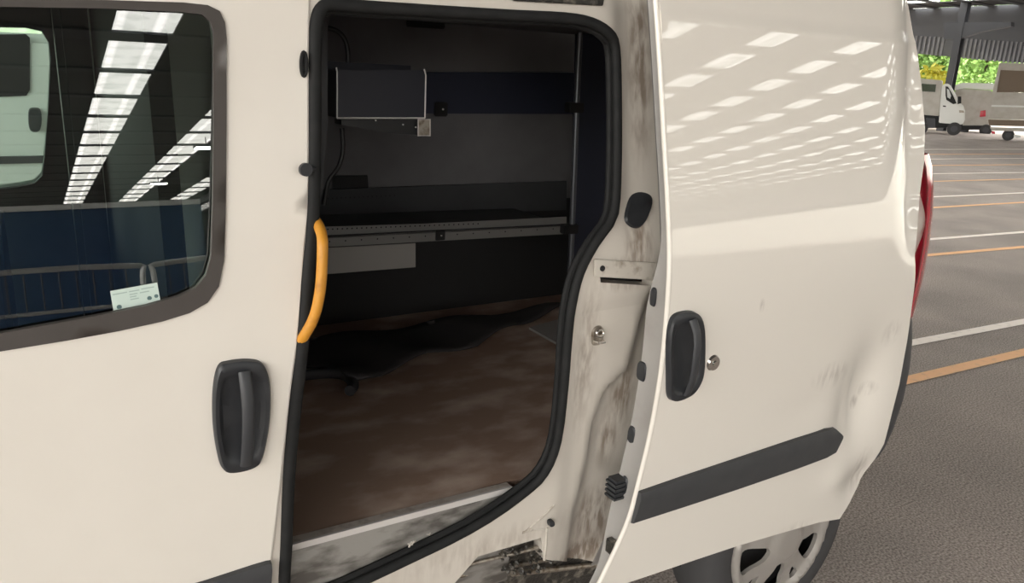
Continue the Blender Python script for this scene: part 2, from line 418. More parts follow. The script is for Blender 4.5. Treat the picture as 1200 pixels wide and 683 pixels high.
# far end: cladding band above the open end, column and haunched beam
XE = 44.0
def ex(px, py): return atx(px, py, XE)
wall = MB()
top_l, top_r = ex(1040, -2), ex(1320, 30)
bl, br = ex(1040, 60), ex(1320, 84)
wall.hexa([(XE, bl.y, bl.z), (XE+.1, bl.y, bl.z), (XE+.1, br.y, br.z), (XE, br.y, br.z), (XE, bl.y, HC+.02), (XE+.1, bl.y, HC+.02), (XE+.1, br.y, HC+.02), (XE, br.y, HC+.02)])
M['band'] = mat('dark_band', (.10, .10, .112), .6)
we = struct(wall.build('wall_far', M['band']))
n = 0
for (xa, xb) in [(1070, 1106), (1118, 1200)]:
    px = xa
    while px < xb:
        a = ex(px, 64+(px-1085)*.1); b = ex(px+2.6, 64+(px-1085)*.1); t = ex(px, 43+(px-1085)*.06)
        q = MB(); q.box((XE-.06, min(a.y, b.y), a.z), (XE-.001, max(a.y, b.y), t.z)); q.build('cladding_rib', M['clad'], we); px += 5.2; n += 1  # ribs coloured lighter than the wall to carry their lit look
# steel column and haunch
XC = 41.5
def cx_(px, py): return atx(px, py, XC)
col = thing('steel_column', 'dark steel roof column standing behind the white pickup truck', 'column', (XC, cx_(1110, 120).y, 0))
a, b = cx_(1105.5, 110), cx_(1113.5, 110)
y0, y1 = a.y, b.y; y0, y1 = min(y0, y1), max(y0, y1)
q = MB(); q.box((XC-.03, y0, 0), (XC, y1, HC-.02)); q.box((XC+.3, y0, 0), (XC+.33, y1, HC-.02)); q.box((XC, (y0+y1)/2-.015, 0), (XC+.3, (y0+y1)/2+.015, HC-.02))
q.build('shaft', M['cgrey'], col)
q = MB()
p = [cx_(1106, 46), cx_(1122, 46), cx_(1150, 37), cx_(1185, 31), cx_(1185, 26), cx_(1106, 26)]
q.prism([(XC, v.y, v.z) for v in p], (.3, 0, 0)); q.build('haunch', M['cgrey'], col)

# ================================================================ THE VAN
van = thing('panel_van', 'cream white panel van with its side sliding door open and worn door frame', 'van', (0, 0, 0))
def yb(x, z): return S(z)                                    # body side surface
XW = 2.02                                                     # rear corner begins
# --- sliding door: stands 15 cm off the body
dent1 = on(1003, 470, lambda x, z: S(z)-.15); dent2 = on(1000, 560, lambda x, z: S(z)-.15)
xq = at(1062, 120, -.1).x
def yd(x, z):
    y = S(z)-.15
    k = min(max(0, x-(xq-.07)), .14); y += k*k*1.6*sstep(1.3, 1.6, z)
    # crumpled rear lower corner
    y += .035*gs(x, z, dent1.x+.03, dent1.z, .10, .17)
    y += .022*gs(x, z, dent2.x+.05, dent2.z-.02, .07, .07) - .012*gs(x, z, dent2.x-.1, dent2.z+.03, .06, .05)
    y -= .007*gs(x, z, dent1.x-.015-(z-dent1.z)*.2, dent1.z-.03, .018, .12)
    y += .006*gs(x, z, dent1.x-.22, dent1.z+.03, .12, .05)
    return y
door_px = [(771, -14), (776, 60), (781, 150), (786, 240), (788, 300), (786, 350), (781, 410), (775, 455), (765, 510), (753, 560), (740, 608), (724, 645), (711, 672), (700, 694),
           (735, 683), (765, 673), (815, 656), (863, 640), (928, 621), (960, 612), (984, 608), (991, 597), (1005, 570), (1019, 546), (1036, 520), (1045, 485), (1054, 450), (1063, 400),
           (1069, 355), (1072, 300), (1077, 240), (1083, 190), (1084, 150), (1080, 100), (1073, 50), (1065, 10), (1061, -14)]
dxz = xz(door_px, yd)
sp_px = [(975, 440, .10, .05, .6), (1045, 390, .05, .05, .6), (1015, 455, .05, .03, .7), (1005, 550, .05, .10, .8), (893, 358, .012, .022, .9), (1000, 470, .02, .03, .9), (930, 620, .12, .03, .35)]
_sp = []
for a_, b_, rx_, rz_, st_ in sp_px: p_ = on(a_, b_, yd); _sp.append((p_.x, p_.z, rx_, rz_, 30, st_))
M['scuffed'] = stained_mat(_sp, PAINT_C, (.40, .36, .32), 1.0, 0.0)
sd = panel('sliding_door', dxz, [], yd, M['scuffed'], van, step=.022, rim=.014, rowz=(1.26, 1.33, 1.375, 1.97, 1.978, 1.984, 1.99, 2.0, 2.006, 2.018))
# hem bead along the front edge, then the return face and the inner frame
edge = smooth_path([on(a, b, yd) for a, b in door_px[:14]], 4)
q = MB(); q.tube([p+Vector((-.003, .006, 0)) for p in edge], .0068, 10); q.build('door_hem', M['paint'], sd, True)
# return face: strip going inwards from the hem
ret = MB(); k0 = []
for i, p in enumerate(edge):
    d_in = .030+.045*sstep(1.52, 1.30, p.z)-.045*sstep(.80, .62, p.z)
    k0 += [p+Vector((.001, .010, 0)), p+Vector((.004, .014, 0)), p+Vector((.004, .010+d_in, 0)), p+Vector((.055, .016+d_in, 0))]
ret.v = k0
for i in range(len(edge)-1):
    for j in range(3): a = i*4+j; ret.f.append((a, a+1, a+5, a+4))
M['inner'] = mat('grey_inner_paint', (.36, .345, .33), .45, noise=(9, (.30, .28, .26), .5, .8), coat=.3)
ret.build('door_return_face', M['inner'], sd, True)
inner = [(x_+(.05 if x_ < 1.6 else -.05), z_) for x_, z_ in dxz]
panel('door_inner_skin', sm2(inner, 1), [], lambda x, z: S(z)-.055, M['inner'], sd, step=.12, rim=0, back=True)
# rubber plugs and guide roller on the return face
def face_pt(px, py, depth=.05):
    """point on the door's front return face: same x as the hem at that height, set by the pixel"""
    p = on(px, py, yd)
    best = min(edge, key=lambda e: abs(e.z-p.z)); v = ray(px, py); return CAM+v*((best.x+.003)/v.x)
def plug(px, py, w_, h_, name='rubber_plug', m=None, parent=None):
    c = face_pt(px, py); q = MB(); P = []
    for k in range(16):
        a = 2*PI*k/16; P.append(c+Vector((0, w_*math.copysign(abs(math.cos(a))**.6, math.cos(a)), h_*math.copysign(abs(math.sin(a))**.6, math.sin(a)))))
    q.prism(P, (-.004, 0, 0), .12, .2); return q.build(name, m or M['black'], parent or sd, True)
plug(766, 348, .010, .024); plug(752, 435, .016, .026); plug(740, 515, .014, .038); plug(731, 580, .013, .055)
c = face_pt(731, 570); q = MB(); q.box(c+Vector((-.036, -.012, -.025)), c+Vector((-.002, .022, .028)))
for k in range(4): q.box(c+Vector((-.042, -.016, -.024+k*.013)), c+Vector((-.004, .024, -.018+k*.013)))
q.build('door_connector', M['black'], sd)
c = face_pt(722, 640); q = MB(); q.box(c+Vector((-.02, -.01, -.02)), c+Vector((.0, .02, .02))); q.build('guide_bracket', M['grease'], sd, bevel=.003)
def handle(outline, grip, parent, yf, sc=1.0):
    """door handle: raised rounded surround with a bowl behind a vertical grip bar"""
    P = smooth_path([on(a, b, yf) for a, b in outline], 5, True)
    c = sum(P, Vector())/len(P); n = len(P); q = MB(); V = []; 
    prof = [(1.0, .001), (.985, -.010), (.93, -.014), (.80, -.013), (.74, -.009), (.66, -.005), (.4, -.0045), (.0, -.0045)]
    for s_, dy in prof:
        V += [c+(p-c)*s_+Vector((0, dy-.001, 0)) for p in P]
    F = []
    for r_ in range(len(prof)-1):
        for i in range(n): j = (i+1) % n; F.append((r_*n+i, r_*n+j, (r_+1)*n+j, (r_+1)*n+i))
    q.v = V; q.f = F; q.build('door_handle', M['black'], parent, True)
    g_ = [on(a, b, yf) for a, b in grip]; out = [-.016, -.027, -.033, -.034, -.032, -.025, -.014]
    L = smooth_path([p for p in g_], 4); q = MB(); path = []
    for i, p in enumerate(L):
        t = i/(len(L)-1)*6; a = int(min(t, 5.999)); path.append(p+Vector((0, out[a]+(out[a+1]-out[a])*(t-a), 0)))
    q.tube(path, [.0115*sc]*len(path), 12, flat=.45, fdir=(0, 1, 0)); q.build('handle_grip', M['grip'], parent, True)
handle([(785, 372), (800, 364), (815, 366), (822, 380), (823, 410), (821, 440), (812, 458), (800, 466), (788, 469), (781, 463), (780, 440), (780, 400)],
       [(806, 372), (807, 385), (806, 400), (804, 415), (803, 430), (802, 445), (800, 460)], sd, yd)
c = on(835.5, 425, yd)
q = MB(); P = [c+Vector((.0215*math.cos(k*PI/12), 0, .0215*math.sin(k*PI/12))) for k in range(24)]
q.prism(P, (0, -.006, 0), .18, .0); P = [c+Vector((.008*math.cos(k*PI/8), -.006, .008*math.sin(k*PI/8))) for k in range(16)]
q.prism(P, (0, -.004, 0), .2, .0); q.build('deadlock', M['chrome'], sd, True)
# rub strip
def rub(px_top, px_bot, yf, parent, thick=.016):
    T = [on(a, b, yf) for a, b in px_top]; Bt = [on(a, b, yf) for a, b in px_bot]; V = []; F = []
    for t, b in zip(T, Bt):
        for s_, o_ in [(0, .002), (.03, -.7), (.22, -1), (.60, -.85), (.95, -.6), (1, .002)]:
            V.append(t.lerp(b, s_)+Vector((0, thick*o_ if o_ < 0 else o_, 0)))
    for i in range(len(T)-1):
        for j in range(5): a = i*6+j; F.append((a, a+1, a+7, a+6))
    F.append(tuple(range(6))); F.append(tuple(range(len(V)-6, len(V)))[::-1])
    q = MB(); q.v = V; q.f = F; return q.build('rub_strip', M['strip'], parent, True)
rub([(748, 575), (800, 557), (860, 537), (930, 513.5), (966, 501.5), (976, 500), (983, 507)], [(739, 613), (800, 593.5), (860, 574), (930, 550), (966, 536.5), (977, 530), (984, 515)], yd, sd)

# --- body side with the door opening
hole_px = [(330, 640), (333, 560), (340, 480), (349, 400), (354, 330), (361, 250), (363, 150), (363, 60), (365, 25), (371, 7), (385, -1), (410, 1), (500, 7), (600, 13), (661, 16),
           (693, 22), (715, 35), (724, 55), (726, 110), (726, 190), (722, 251), (699, 288), (682, 321), (673, 357), (668, 398), (664, 450), (656, 515), (640, 555), (611, 583), (549, 624),
           (482, 657), (420, 686), (370, 705), (336, 712), (328, 690)]
ridge = xz([(770, 333), (752, 395), (742, 435), (715, 460), (700, 500), (693, 545), (676, 600), (668, 655), (668, 720)], yb)
def side_of(x, z):
    """signed distance to the jamb's folded edge, positive on the rear side"""
    best = 9; sg = 1
    for (ax, az), (bx, bz) in zip(ridge, ridge[1:]):
        dx, dz = bx-ax, bz-az; L = dx*dx+dz*dz; t = min(max(((x-ax)*dx+(z-az)*dz)/L, 0), 1)
        d = math.hypot(x-ax-dx*t, z-az-dz*t)
        if d < best: best = d; sg = 1 if (dx*(z-az)-dz*(x-ax)) > 0 else -1
    return best*sg
rail_a = on(690, 308, yb); rail_b = on(775, 330, yb)
def yj(x, z):
    y = S(z)
    if x > 1.0:
        d = side_of(x, z); y += .035*sstep(-.01, .022, d)*sstep(1.45, 1.30, z)
        y += .012*sstep(1.34, 1.30, z)*sstep(1.05, 1.12, x)
    if x > .95:
        y += .03*sstep(1.17, 1.26, x)*sstep(1.45, 1.6, z)
    # stepped flange along the lower edge of the opening
    if z < .85 and .45 < x < 1.2: y += -.006*sstep(.85, .8, z)
    return y
hxz = sm2(xz(hole_px, yj), 3)
# rail slot in the pillar
slot = xz([(703, 321.5), (766, 326), (766, 335), (704, 331)], yj)
zb = .60
wx, wz, wr = at(918, 632, -.03).x, at(918, 632, -.03).z, .345
track_px = [(497, 676), (560, 652), (634, 630), (637, 655), (700, 659), (716, 657), (716, 690), (497, 720)]
body_out = [(.30, 2.06), (.30, zb), (.55, zb-.01), (.72, zb-.01)]
trk = xz(track_px, yj)
body_out += [trk[0], trk[1], trk[2], trk[3], trk[4], (trk[5][0], trk[5][1]), (1.35, zb+.12), (wx-.44, zb+.02)]
for k in range(9):
    a = PI-PI*k/8; body_out.append((wx+.42*math.cos(a), max(zb+.02, wz+.02+.42*math.sin(a))))
XR = 2.36; XT = 2.14
body_out += [(XR, zb+.02), (XR, 2.06)]
# fix self-overlap: keep increasing x along the bottom
bo = body_out[:2]
for p in body_out[2:-2]:
    if p[0] > bo[-1][0]-.02: bo.append(p)
bo += [(XR, zb+.02)]+xz([(1083, 300), (1083, 190), (1079, 150), (1075, 100), (1068, 50), (1059, 10), (1054, -16)], yb)
S1 = [on(752, 60, yb), on(760, 300, yb), on(712, 610, yb), on(690, 640, yb), on(700, 420, yb), on(735, 330, yb), on(742, 470, yb), on(715, 520, yb)]
M['jamb'] = stained_mat([(S1[0].x+.02, S1[0].z-.02, .055, .30, 26, 1.5), (S1[1].x-.03, S1[1].z+.03, .06, .12, 30, 1.3), (S1[2].x, S1[2].z, .12, .12, 24, 1.9), (S1[3].x, S1[3].z-.05, .2, .06, 30, 2.2),
    (S1[4].x-.03, S1[4].z, .05, .25, 40, .8), (S1[5].x, S1[5].z+.02, .11, .05, 40, 1.3), (S1[6].x, S1[6].z, .05, .14, 24, 1.8), (S1[7].x+.03, S1[7].z, .05, .12, 24, 1.4), (.86, zb+.12, .35, .06, 30, .5)])
bs = panel('body_side', bo, [hxz, slot], yj, M['jamb'], van, step=.02, rim=.05, hole_rim=.045, rowz=(1.3, 1.36, 1.42))
# rubber seal round the opening
sealp = []
cxh = sum(p[0] for p in hxz)/len(hxz); czh = sum(p[1] for p in hxz)/len(hxz)
for i, p in enumerate(hxz):
    a = hxz[i-1]; b = hxz[(i+1) % len(hxz)]; t = Vector((b[0]-a[0], b[1]-a[1])).normalized(); nrm = Vector((-t.y, t.x))
    if (Vector((cxh, czh))-Vector(p)).dot(nrm) < 0: nrm = -nrm
    sealp.append(Vector((p[0]+nrm.x*.009, yj(*p)-.002, p[1]+nrm.y*.009)))
q = MB(); q.tube(sealp, .0125, 10, closed=True, flat=.9, fdir=(0, 1, 0)); q.build('door_seal', M['rubber'], van, True)
q = MB(); q.tube([p+(Vector((cxh, 0, czh))-Vector((p.x, 0, p.z))).normalized()*.010+Vector((0, .018, 0)) for p in sealp], .009, 8, closed=True); q.build('inner_seal', M['rubber'], van, True)
# rail bracket plate, striker, plug
def plate_px(name, quad, m, off=-.004, th=.008, parent=van, bevel=.0015, yf=None):
    q = MB(); P = [on(a, b, yf or yj)+Vector((0, off, 0)) for a, b in quad]; q.prism(P, (0, -th, 0)); return q.build(name, m, parent, bevel=bevel)
M['plate'] = mat('plate_paint', (.58, .54, .48), .4, noise=(40, (.3, .25, .2), .52, .75), coat=.4)
rp_ = plate_px('rail_cover', [(694, 303), (766, 307), (766, 327), (694, 323)], M['plate'])
q = MB(); c = on(702, 313, yj)+Vector((0, -.012, 0)); q.prism([c+Vector((.007*math.cos(k*PI/8), 0, .007*math.sin(k*PI/8))) for k in range(16)], (0, -.003, 0)); q.build('screw_hole', M['near_black'], rp_)
q = MB(); P = [on(a, b, lambda x, z: yj(x, z)+.04) for a, b in [(697, 320), (775, 325), (775, 340), (697, 336)]]; q.prism(P, (0, .03, 0)); q.build('rail_slot', M['near_black'], van)
st = on(699.5, 393, yj)
q = MB()
P = [st+Vector((.018*math.copysign(abs(math.cos(k*PI/10))**.7, math.cos(k*PI/10)), 0, .026*math.copysign(abs(math.sin(k*PI/10))**.7, math.sin(k*PI/10)))) for k in range(20)]
q.prism(P, (0, -.006, 0), .1); so_ = q.build('striker', M['steel'], van, True)
q = MB(); q.tube([st+Vector((.011*math.cos(a), -.012, .010+.008*math.sin(a))) for a in [k*PI/8 for k in range(16)]], .003, 6, closed=True); q.tube([st+Vector((-.012, -.006, -.012)), st+Vector((-.009, -.02, -.012)), st+Vector((.009, -.02, -.012)), st+Vector((.012, -.006, -.012))], .004, 8)
q.build('striker_bar', M['chrome'], so_, True)
def plug_side(name, pts, m=None, th=.006, yf=None):
    q = MB(); P = smooth_path([on(a, b, yf or yj)+Vector((0, -.001, 0)) for a, b in pts], 4, True); q.prism(P, (0, -th, 0), .12, .1); return q.build(name, m or M['black'], van, True)
plug_side('pillar_plug', [(737, 232), (748, 225), (761, 228), (764, 237), (757, 257), (748, 267), (737, 265), (731, 255)])
plug_side('bolt_plug', [(641, 609), (646, 607.5), (647, 613), (642, 615)], th=.012)
# raised gusset folds low on the pillar
for pth in ([(614, 624), (632, 609), (650, 591)], [(612, 624), (626, 620), (638, 620)], [(641, 618), (640, 640), (638, 656)], [(738, 585), (720, 618), (700, 652)]):
    q = MB(); q.tube([on(a, b, yj)+Vector((0, .001, 0)) for a, b in pth], .004, 8); q.build('pressed_fold', M['plate'], van, True)
# small fittings on the front pillar strip
lp = [on(354+3.2*math.cos(a), 75+14*math.sin(a), yj)+Vector((0, -.011, 0)) for a in [k*PI/10 for k in range(20)]]
q = MB(); q.tube(lp, .0035, 6, closed=True); c = on(354, 75, yj)
q.prism([p+Vector((0, .004, 0)) for p in lp], (0, -.003, 0)); q.build('latch_loop', M['rubber'], van, True)
c = on(353, 197, yj); q = MB(); q.tube([c+Vector((0, .0, 0)), c+Vector((.002, -.02, 0))], .005, 8); q.tube([c+Vector((.001, -.018, 0)), c+Vector((.002, -.026, 0))], .0125, 14); q.tube([c+Vector((.0, -.018, 0)), c+Vector((.022, -.012, .0))], .0045, 8); q.build('stop_buffer', M['black'], van, True)
# upper slide rail above the opening
plate_px('upper_rail', [(590, -6), (707, -3), (705, 7), (600, 1)], M['grease'], off=-.002, th=.004)
# lower rail: dark greasy trough behind the cut in the sill
P = [on(a, b, lambda x, z: yj(x, z)+.035) for a, b in [(480, 665), (640, 622), (725, 650), (725, 685), (480, 700)]]
q = MB(); q.prism(P, (0, .05, 0)); q.build('lower_rail', M['grease'], van)
for (p0, p1, r_) in [((500, 673), (637, 640), .005), ((520, 678), (660, 652), .006), ((600, 672), (712, 660), .008)]:
    q = MB(); q.tube([on(*p0, lambda x, z: yj(x, z)+.02), on(*p1, lambda x, z: yj(x, z)+.02)], r_, 8); q.build('rail_lip', M['steel'], van, True)
deb = MB()
for k in range(70):
    c = on(random.uniform(585, 645), random.uniform(640, 672), lambda x, z: yj(x, z)+.012); r_ = random.uniform(.003, .009)
    deb.prism([c+Vector((r_*math.cos(a)*random.uniform(.5, 1.3), random.uniform(-.004, .004), r_*math.sin(a)*random.uniform(.5, 1.3))) for a in [j*PI/3 for j in range(6)]], (0, -r_, 0), .4, .3)
d = deb.build('rail_debris', M['grease'], van); d['kind'] = 'stuff'

# --- front door
M['dpaint'] = M['paint']
def yf(x, z): return S(z)-.006
DL = -1.0
fd_right = [(362, -40), (361, 0), (360, 60), (360, 140), (360, 215), (359, 255), (355, 292), (351.5, 350), (347, 400), (340, 450), (333, 510), (327, 570), (321, 620), (316, 660), (313, 700)]
win_out = [(-60, -3), (0, -1), (120, 0), (215, 3), (243, 6), (257, 13), (263, 26), (265, 45), (265, 150), (264, 250), (262, 305), (256, 335), (243, 354), (222, 366), (190, 376), (140, 387), (80, 398), (0, 411), (-60, 421)]
win_in = [(-60, 6), (0, 8), (120, 10), (210, 14), (236, 17), (246, 25), (250, 38), (250, 150), (249, 240), (247, 300), (241, 322), (229, 337), (208, 347), (170, 358), (120, 368), (60, 379), (0, 390), (-60, 400)]
fr_ = xz(fd_right, yf)
zt, zbt = 2.06, .52
fx = [(DL, zt)]+[(DL, zbt)]+[(fr_[-1][0]-.0, zbt)]+fr_[::-1]+[(fr_[0][0], zt)]
wo = xz(win_out, yf); wi = xz(win_in, yf)
wo_h = [(DL+.2, wo[0][1])]+wo+[(DL+.2, wo[-1][1]+.03)]
M['dpaint'] = mat('dull_door_paint', PAINT_C, .5, coat=.25, coat_r=.12, noise=(6, (.76, .718, .655), .35, .8), spec=.2)
fd = panel('front_door', fx, [wo_h], yf, M['dpaint'], van, step=.022, rim=.02, rowz=(1.36, 1.42))
edge2 = smooth_path([on(a, b, yf) for a, b in fd_right], 3)
q = MB(); q.tube([p+Vector((.0, .006, 0)) for p in edge2], .005, 8); q.build('door_hem', M['dpaint'], fd, True)
# window surround and pane
def ring_panel(name, outer, inner, yfun, m, parent, rim=.012):
    return panel(name, outer, [inner], yfun, m, parent, step=.03, rim=rim)
wi_h = [(DL+.22, wi[0][1])]+wi+[(DL+.22, wi[-1][1]+.02)]
ring_panel('window_surround', [(p[0]+.0, p[1]) for p in wo_h], wi_h, lambda x, z: S(z)-.010, M['frame'], fd)
# pane: flat glass leaning in
GT = math.radians(7.0); gz = 1.45
def yg(x, z): return S(gz)+.012+(z-gz)*math.tan(GT)
pane = [(p[0]+(.004 if p[0] > .2 else 0), p[1]) for p in wi_h]
panel('window_glass', pane, [], yg, M['glass'], fd, step=.5, rim=0)
handle([(255, 428), (268, 422), (290, 420), (306, 424), (314, 440), (316, 470), (313, 505), (306, 535), (297, 546), (275, 552), (261, 549), (254, 530), (249, 495), (249, 455)],
       [(284, 432), (285, 450), (286, 470), (286, 490), (286, 508), (286, 525), (286, 541)], fd, yf, 1.0)
rub([(-280, 826), (-100, 777), (170, 700), (240, 679.5), (295, 661.5), (312, 656.5), (317, 656)], [(-280, 872), (-100, 823), (170, 745), (240, 722), (295, 704), (312, 697), (316, 690)], yf, fd)
# permit card inside the glass
sp = [on(a, b, lambda x, z: yg(x, z)-.0015) for a, b in [(129, 341), (184, 331), (188.5, 355), (133, 365)]]
q = MB(); q.prism(sp, (0, -.001, 0)); stk = q.build('permit_sticker', M['sticker'], fd); 
for u0, u1, v_ in ((.04, .34, .16), (.38, .60, .16), (.64, .92, .14), (.38, .55, .3), (.38, .52, .42), (.38, .56, .54), (.6, .8, .3)):
    def sp_(u, v): return sp[0].lerp(sp[1], u).lerp(sp[3].lerp(sp[2], u), v)+Vector((0, -.0014, 0))
    q = MB(); q.add([sp_(u0, v_), sp_(u1, v_), sp_(u1, v_+.05), sp_(u0, v_+.05)], [(3, 2, 1, 0)]); q.build('print_line', M['ink2'], fd)
for u_, v_, r_ in ((.78, .66, .0038), (.93, .62, .0034), (.13, .82, .004)):
    c = sp_(u_, v_); q = MB(); q.add([c+Vector((r_*math.cos(k*PI/8), 0, r_*math.sin(k*PI/8))) for k in range(16)], [tuple(range(16))]); q.build('print_mark', M['ink'], fd)
stk['label'] = 'pale green permit sticker with faint lines of print'
# the van beyond the glass: far side, bulkhead, seat, roof, ends
YF = 1.56                                                     # far skin
def yfar(x, z): return YF-S(z)
fw = [(p.x, p.z) for p in [at(a, b, YF-.06) for a, b in [(-20, 32), (30, 33), (48, 37), (56, 50), (58, 70), (56, 120), (52, 180), (49, 204), (40, 213), (20, 217), (-20, 222)]]]
fw = [(-.85, fw[0][1])]+fw+[(-.85, fw[-1][1])]
panel('far_body_side', [(-1.0, 2.06), (-1.0, .6), (XR, .6), (XR, 1.3), (XT, 2.06)], [fw], yfar, M['far_paint'], van, step=.12, rim=0, back=True)
panel('far_door_trim', [(-.96, 2.04), (-.96, .7), (.19, .7), (.19, 2.04)], [fw], lambda x, z: YF-.07-max(0, S(z)), M['plydark'], van, step=.12, rim=-.03)
q = MB(); q.hexa([(.2, .07, .65), (.24, .07, .65), (.24, YF-.08, .65), (.2, YF-.08, .65), (.2, .21, 2.03), (.24, .21, 2.03), (.24, YF-.22, 2.03), (.2, YF-.22, 2.03)]); q.build('bulkhead', M['near_black'], van)
q = MB(); q.box((.10, YF-.3, .7), (.19, YF-.18, 2.0)); q.build('belt_pillar', M['plydark'], van, bevel=.02)
q = MB()
q.add([(-.98, S(2.06), 2.06), (XT, S(2.06), 2.06), (XT, YF-S(2.06), 2.06), (-.98, YF-S(2.06), 2.06), (-.9, .3, 2.12), (XT-.05, .3, 2.12), (XT-.05, YF-.3, 2.12), (-.9, YF-.3, 2.12)], [(0, 1, 5, 4), (4, 5, 6, 7), (7, 6, 2, 3)])
q.build('roof_skin', M['paint'], van)
q = MB(); q.box((.25, .18, 2.02), (2.1, YF-.2, 2.035)); q.build('roof_lining', M['ply'], van)
q = MB(); q.box((-.8, .22, 2.0), (.2, YF-.22, 2.03)); q.build('cab_lining', M['plydark'], van)
# front end (outside the frame on the left): wing, bonnet and windscreen
q = MB(); prof_ = [(-.98, .5), (-.98, 1.25), (-1.15, 1.33), (-1.75, 1.22), (-2.05, .95), (-2.08, .5)]
q.prism([(a, .03, b) for a, b in prof_], (0, YF-.06, 0)); q.build('front_wings', M['paint'], van, bevel=.03)
q = MB(); q.add([(-1.5, .1, 1.27), (-1.5, YF-.1, 1.27), (-.85, YF-.2, 2.02), (-.85, .2, 2.02)], [(0, 1, 2, 3)]); q.build('windscreen', M['farglass'], van)
# rear: closed back
q = MB(); q.hexa([(XR-.06, .1, .62), (XR-.03, .1, .62), (XR-.03, YF-.1, .62), (XR-.06, YF-.1, .62), (XT-.06, .16, 2.05), (XT-.03, .16, 2.05), (XT-.03, YF-.16, 2.05), (XT-.06, YF-.16, 2.05)]); q.build('back_doors', M['paint'], van)
# driver and passenger seat backs seen through the glass
for yy in (.35, 1.1):
    q = MB(); q.box((-.22, yy-.22, .95), (-.08, yy+.22, 1.42)); s_ = q.build('seat_back', M['near_black'], van, bevel=.03)
    q = MB(); q.box((-.20, yy-.11, 1.45), (-.11, yy+.11, 1.60)); q.build('head_rest', M['near_black'], s_, bevel=.02)
# load space
ZF = at(332, 640, .06).z
fl_ = MB(); fl_.box((.24, .075, ZF-.03), (XR-.04, YF-.05, ZF)); fo = fl_.build('load_floor', M['floorply'], van)
q = MB(); q.box((-1.5, .06, .60), (.2, YF-.06, .66)); q.build('cab_floor', M['near_black'], van)
q = MB(); q.box((.2, .1, .52), (XR-.05, YF-.06, ZF-.04)); q.build('underbody', M['near_black'], van)
# sill: aluminium edging and scuffed step
a0, a1 = atz(325, 642.5, ZF+.004), atz(600, 570, ZF+.004)
dv = Vector((0, .03, 0))
q = MB(); q.hexa([a0+Vector((0, 0, -.004)), a1+Vector((0, 0, -.004)), a1+dv+Vector((0, 0, -.004)), a0+dv+Vector((0, 0, -.004)), a0, a1, a1+dv*.85, a0+dv])
al = q.build('sill_edging', M['alu'], van, bevel=.001)
q = MB(); q.hexa([a0+Vector((0, -.003, -.014)), a1+Vector((0, -.003, -.014)), a1+Vector((0, .003, -.012)), a0+Vector((0, .003, -.012)), a0+Vector((0, -.003, .001)), a1+Vector((0, -.003, .001)), a1+Vector((0, .004, .001)), a0+Vector((0, .004, .001))])
q.build('edging_lip', M['edge'], al)
sv = []; N = 14
for i in range(N+1):
    t = i/N; p = a0.lerp(a1, t)+Vector((0, 0, -.012)); sv += [p, p+Vector((0, -.004, -.025)), Vector((p.x, yj(p.x, .7)+.02, p.z-.05)), Vector((p.x, yj(p.x, .7)+.03, .58))]
sf = [(i*4+j, i*4+j+1, i*4+j+5, i*4+j+4) for i in range(N) for j in range(3)]
q = MB(); q.v = [Vector(v) for v in sv]; q.f = sf; q.build('sill_step', M['galv'], van, True)
for c_, r_ in (((482, 637), .010), ((503, 626), .005)):
    c = on(c_[0], c_[1], lambda x, z: yj(x, z)+.008); q = MB()
    for k in range(7): q.tube([c, c+Vector((random.uniform(-1, 1)*r_*1.6, -r_*.4, random.uniform(-.6, 1)*r_))], [r_*.35, r_*.2], 6)
    q.build('mud_clump', M['dull'], van, True)

# linings on the far side (all real panels at the far wall)
YL = YF-.11
def lin(name, quad, m, Y=None, th=.012, parent=None, bevel=0):
    q = MB(); P = [at(a, b, Y or YL) for a, b in quad]; q.prism(P, (0, th, 0)); return q.build(name, m, parent or van, bevel=bevel)
lin('lining_panel', [(250, -30), (760, -20), (760, 85), (250, 83)], M['ply'], YL+.0)
lin('lining_band', [(250, 83), (760, 85.5), (760, 134), (250, 132)], M['navy'], YL-.01)
lin('lining_panel', [(250, 132), (760, 134), (760, 232), (250, 232)], M['ply'], YL+.0)
lin('lining_panel', [(250, 232), (760, 232), (760, 520), (250, 540)], M['near_black'], YL+.0)  # near-black colour stands in for the dark under the shelf
lin('rear_lining', [(676, 40), (760, 40), (760, 330), (668, 330)], M['navy'], YL-.25)
lin('lining_slot', [(390, 206), (431, 205), (432, 220), (390, 222)], M['cable'], YL-.006, bevel=.002)
lin('roof_lamp', [(480, 16), (521, 19), (522, 34), (479, 31)], M['near_black'], YL-.05, .03, bevel=.004)
lin('floor_batten', [(505, 384), (664, 361), (664, 357), (505, 380)], M['plydark'], YL-.02, .02)
# yellow grab handle on the pillar
gp = [(369, 258, .03), (373, 264, .01), (377, 275, -.015), (378, 290, -.03), (377, 320, -.034), (374, 348, -.034), (367, 374, -.028), (354, 397, -.012), (342, 412, .035)]
q = MB(); q.tube(smooth_path([at(a, b, c) for a, b, c in gp], 5), .0105, 12); gh = q.build('grab_handle', M['yellow'], van, True); gh['label'] = 'yellow curved grab handle inside the door opening'
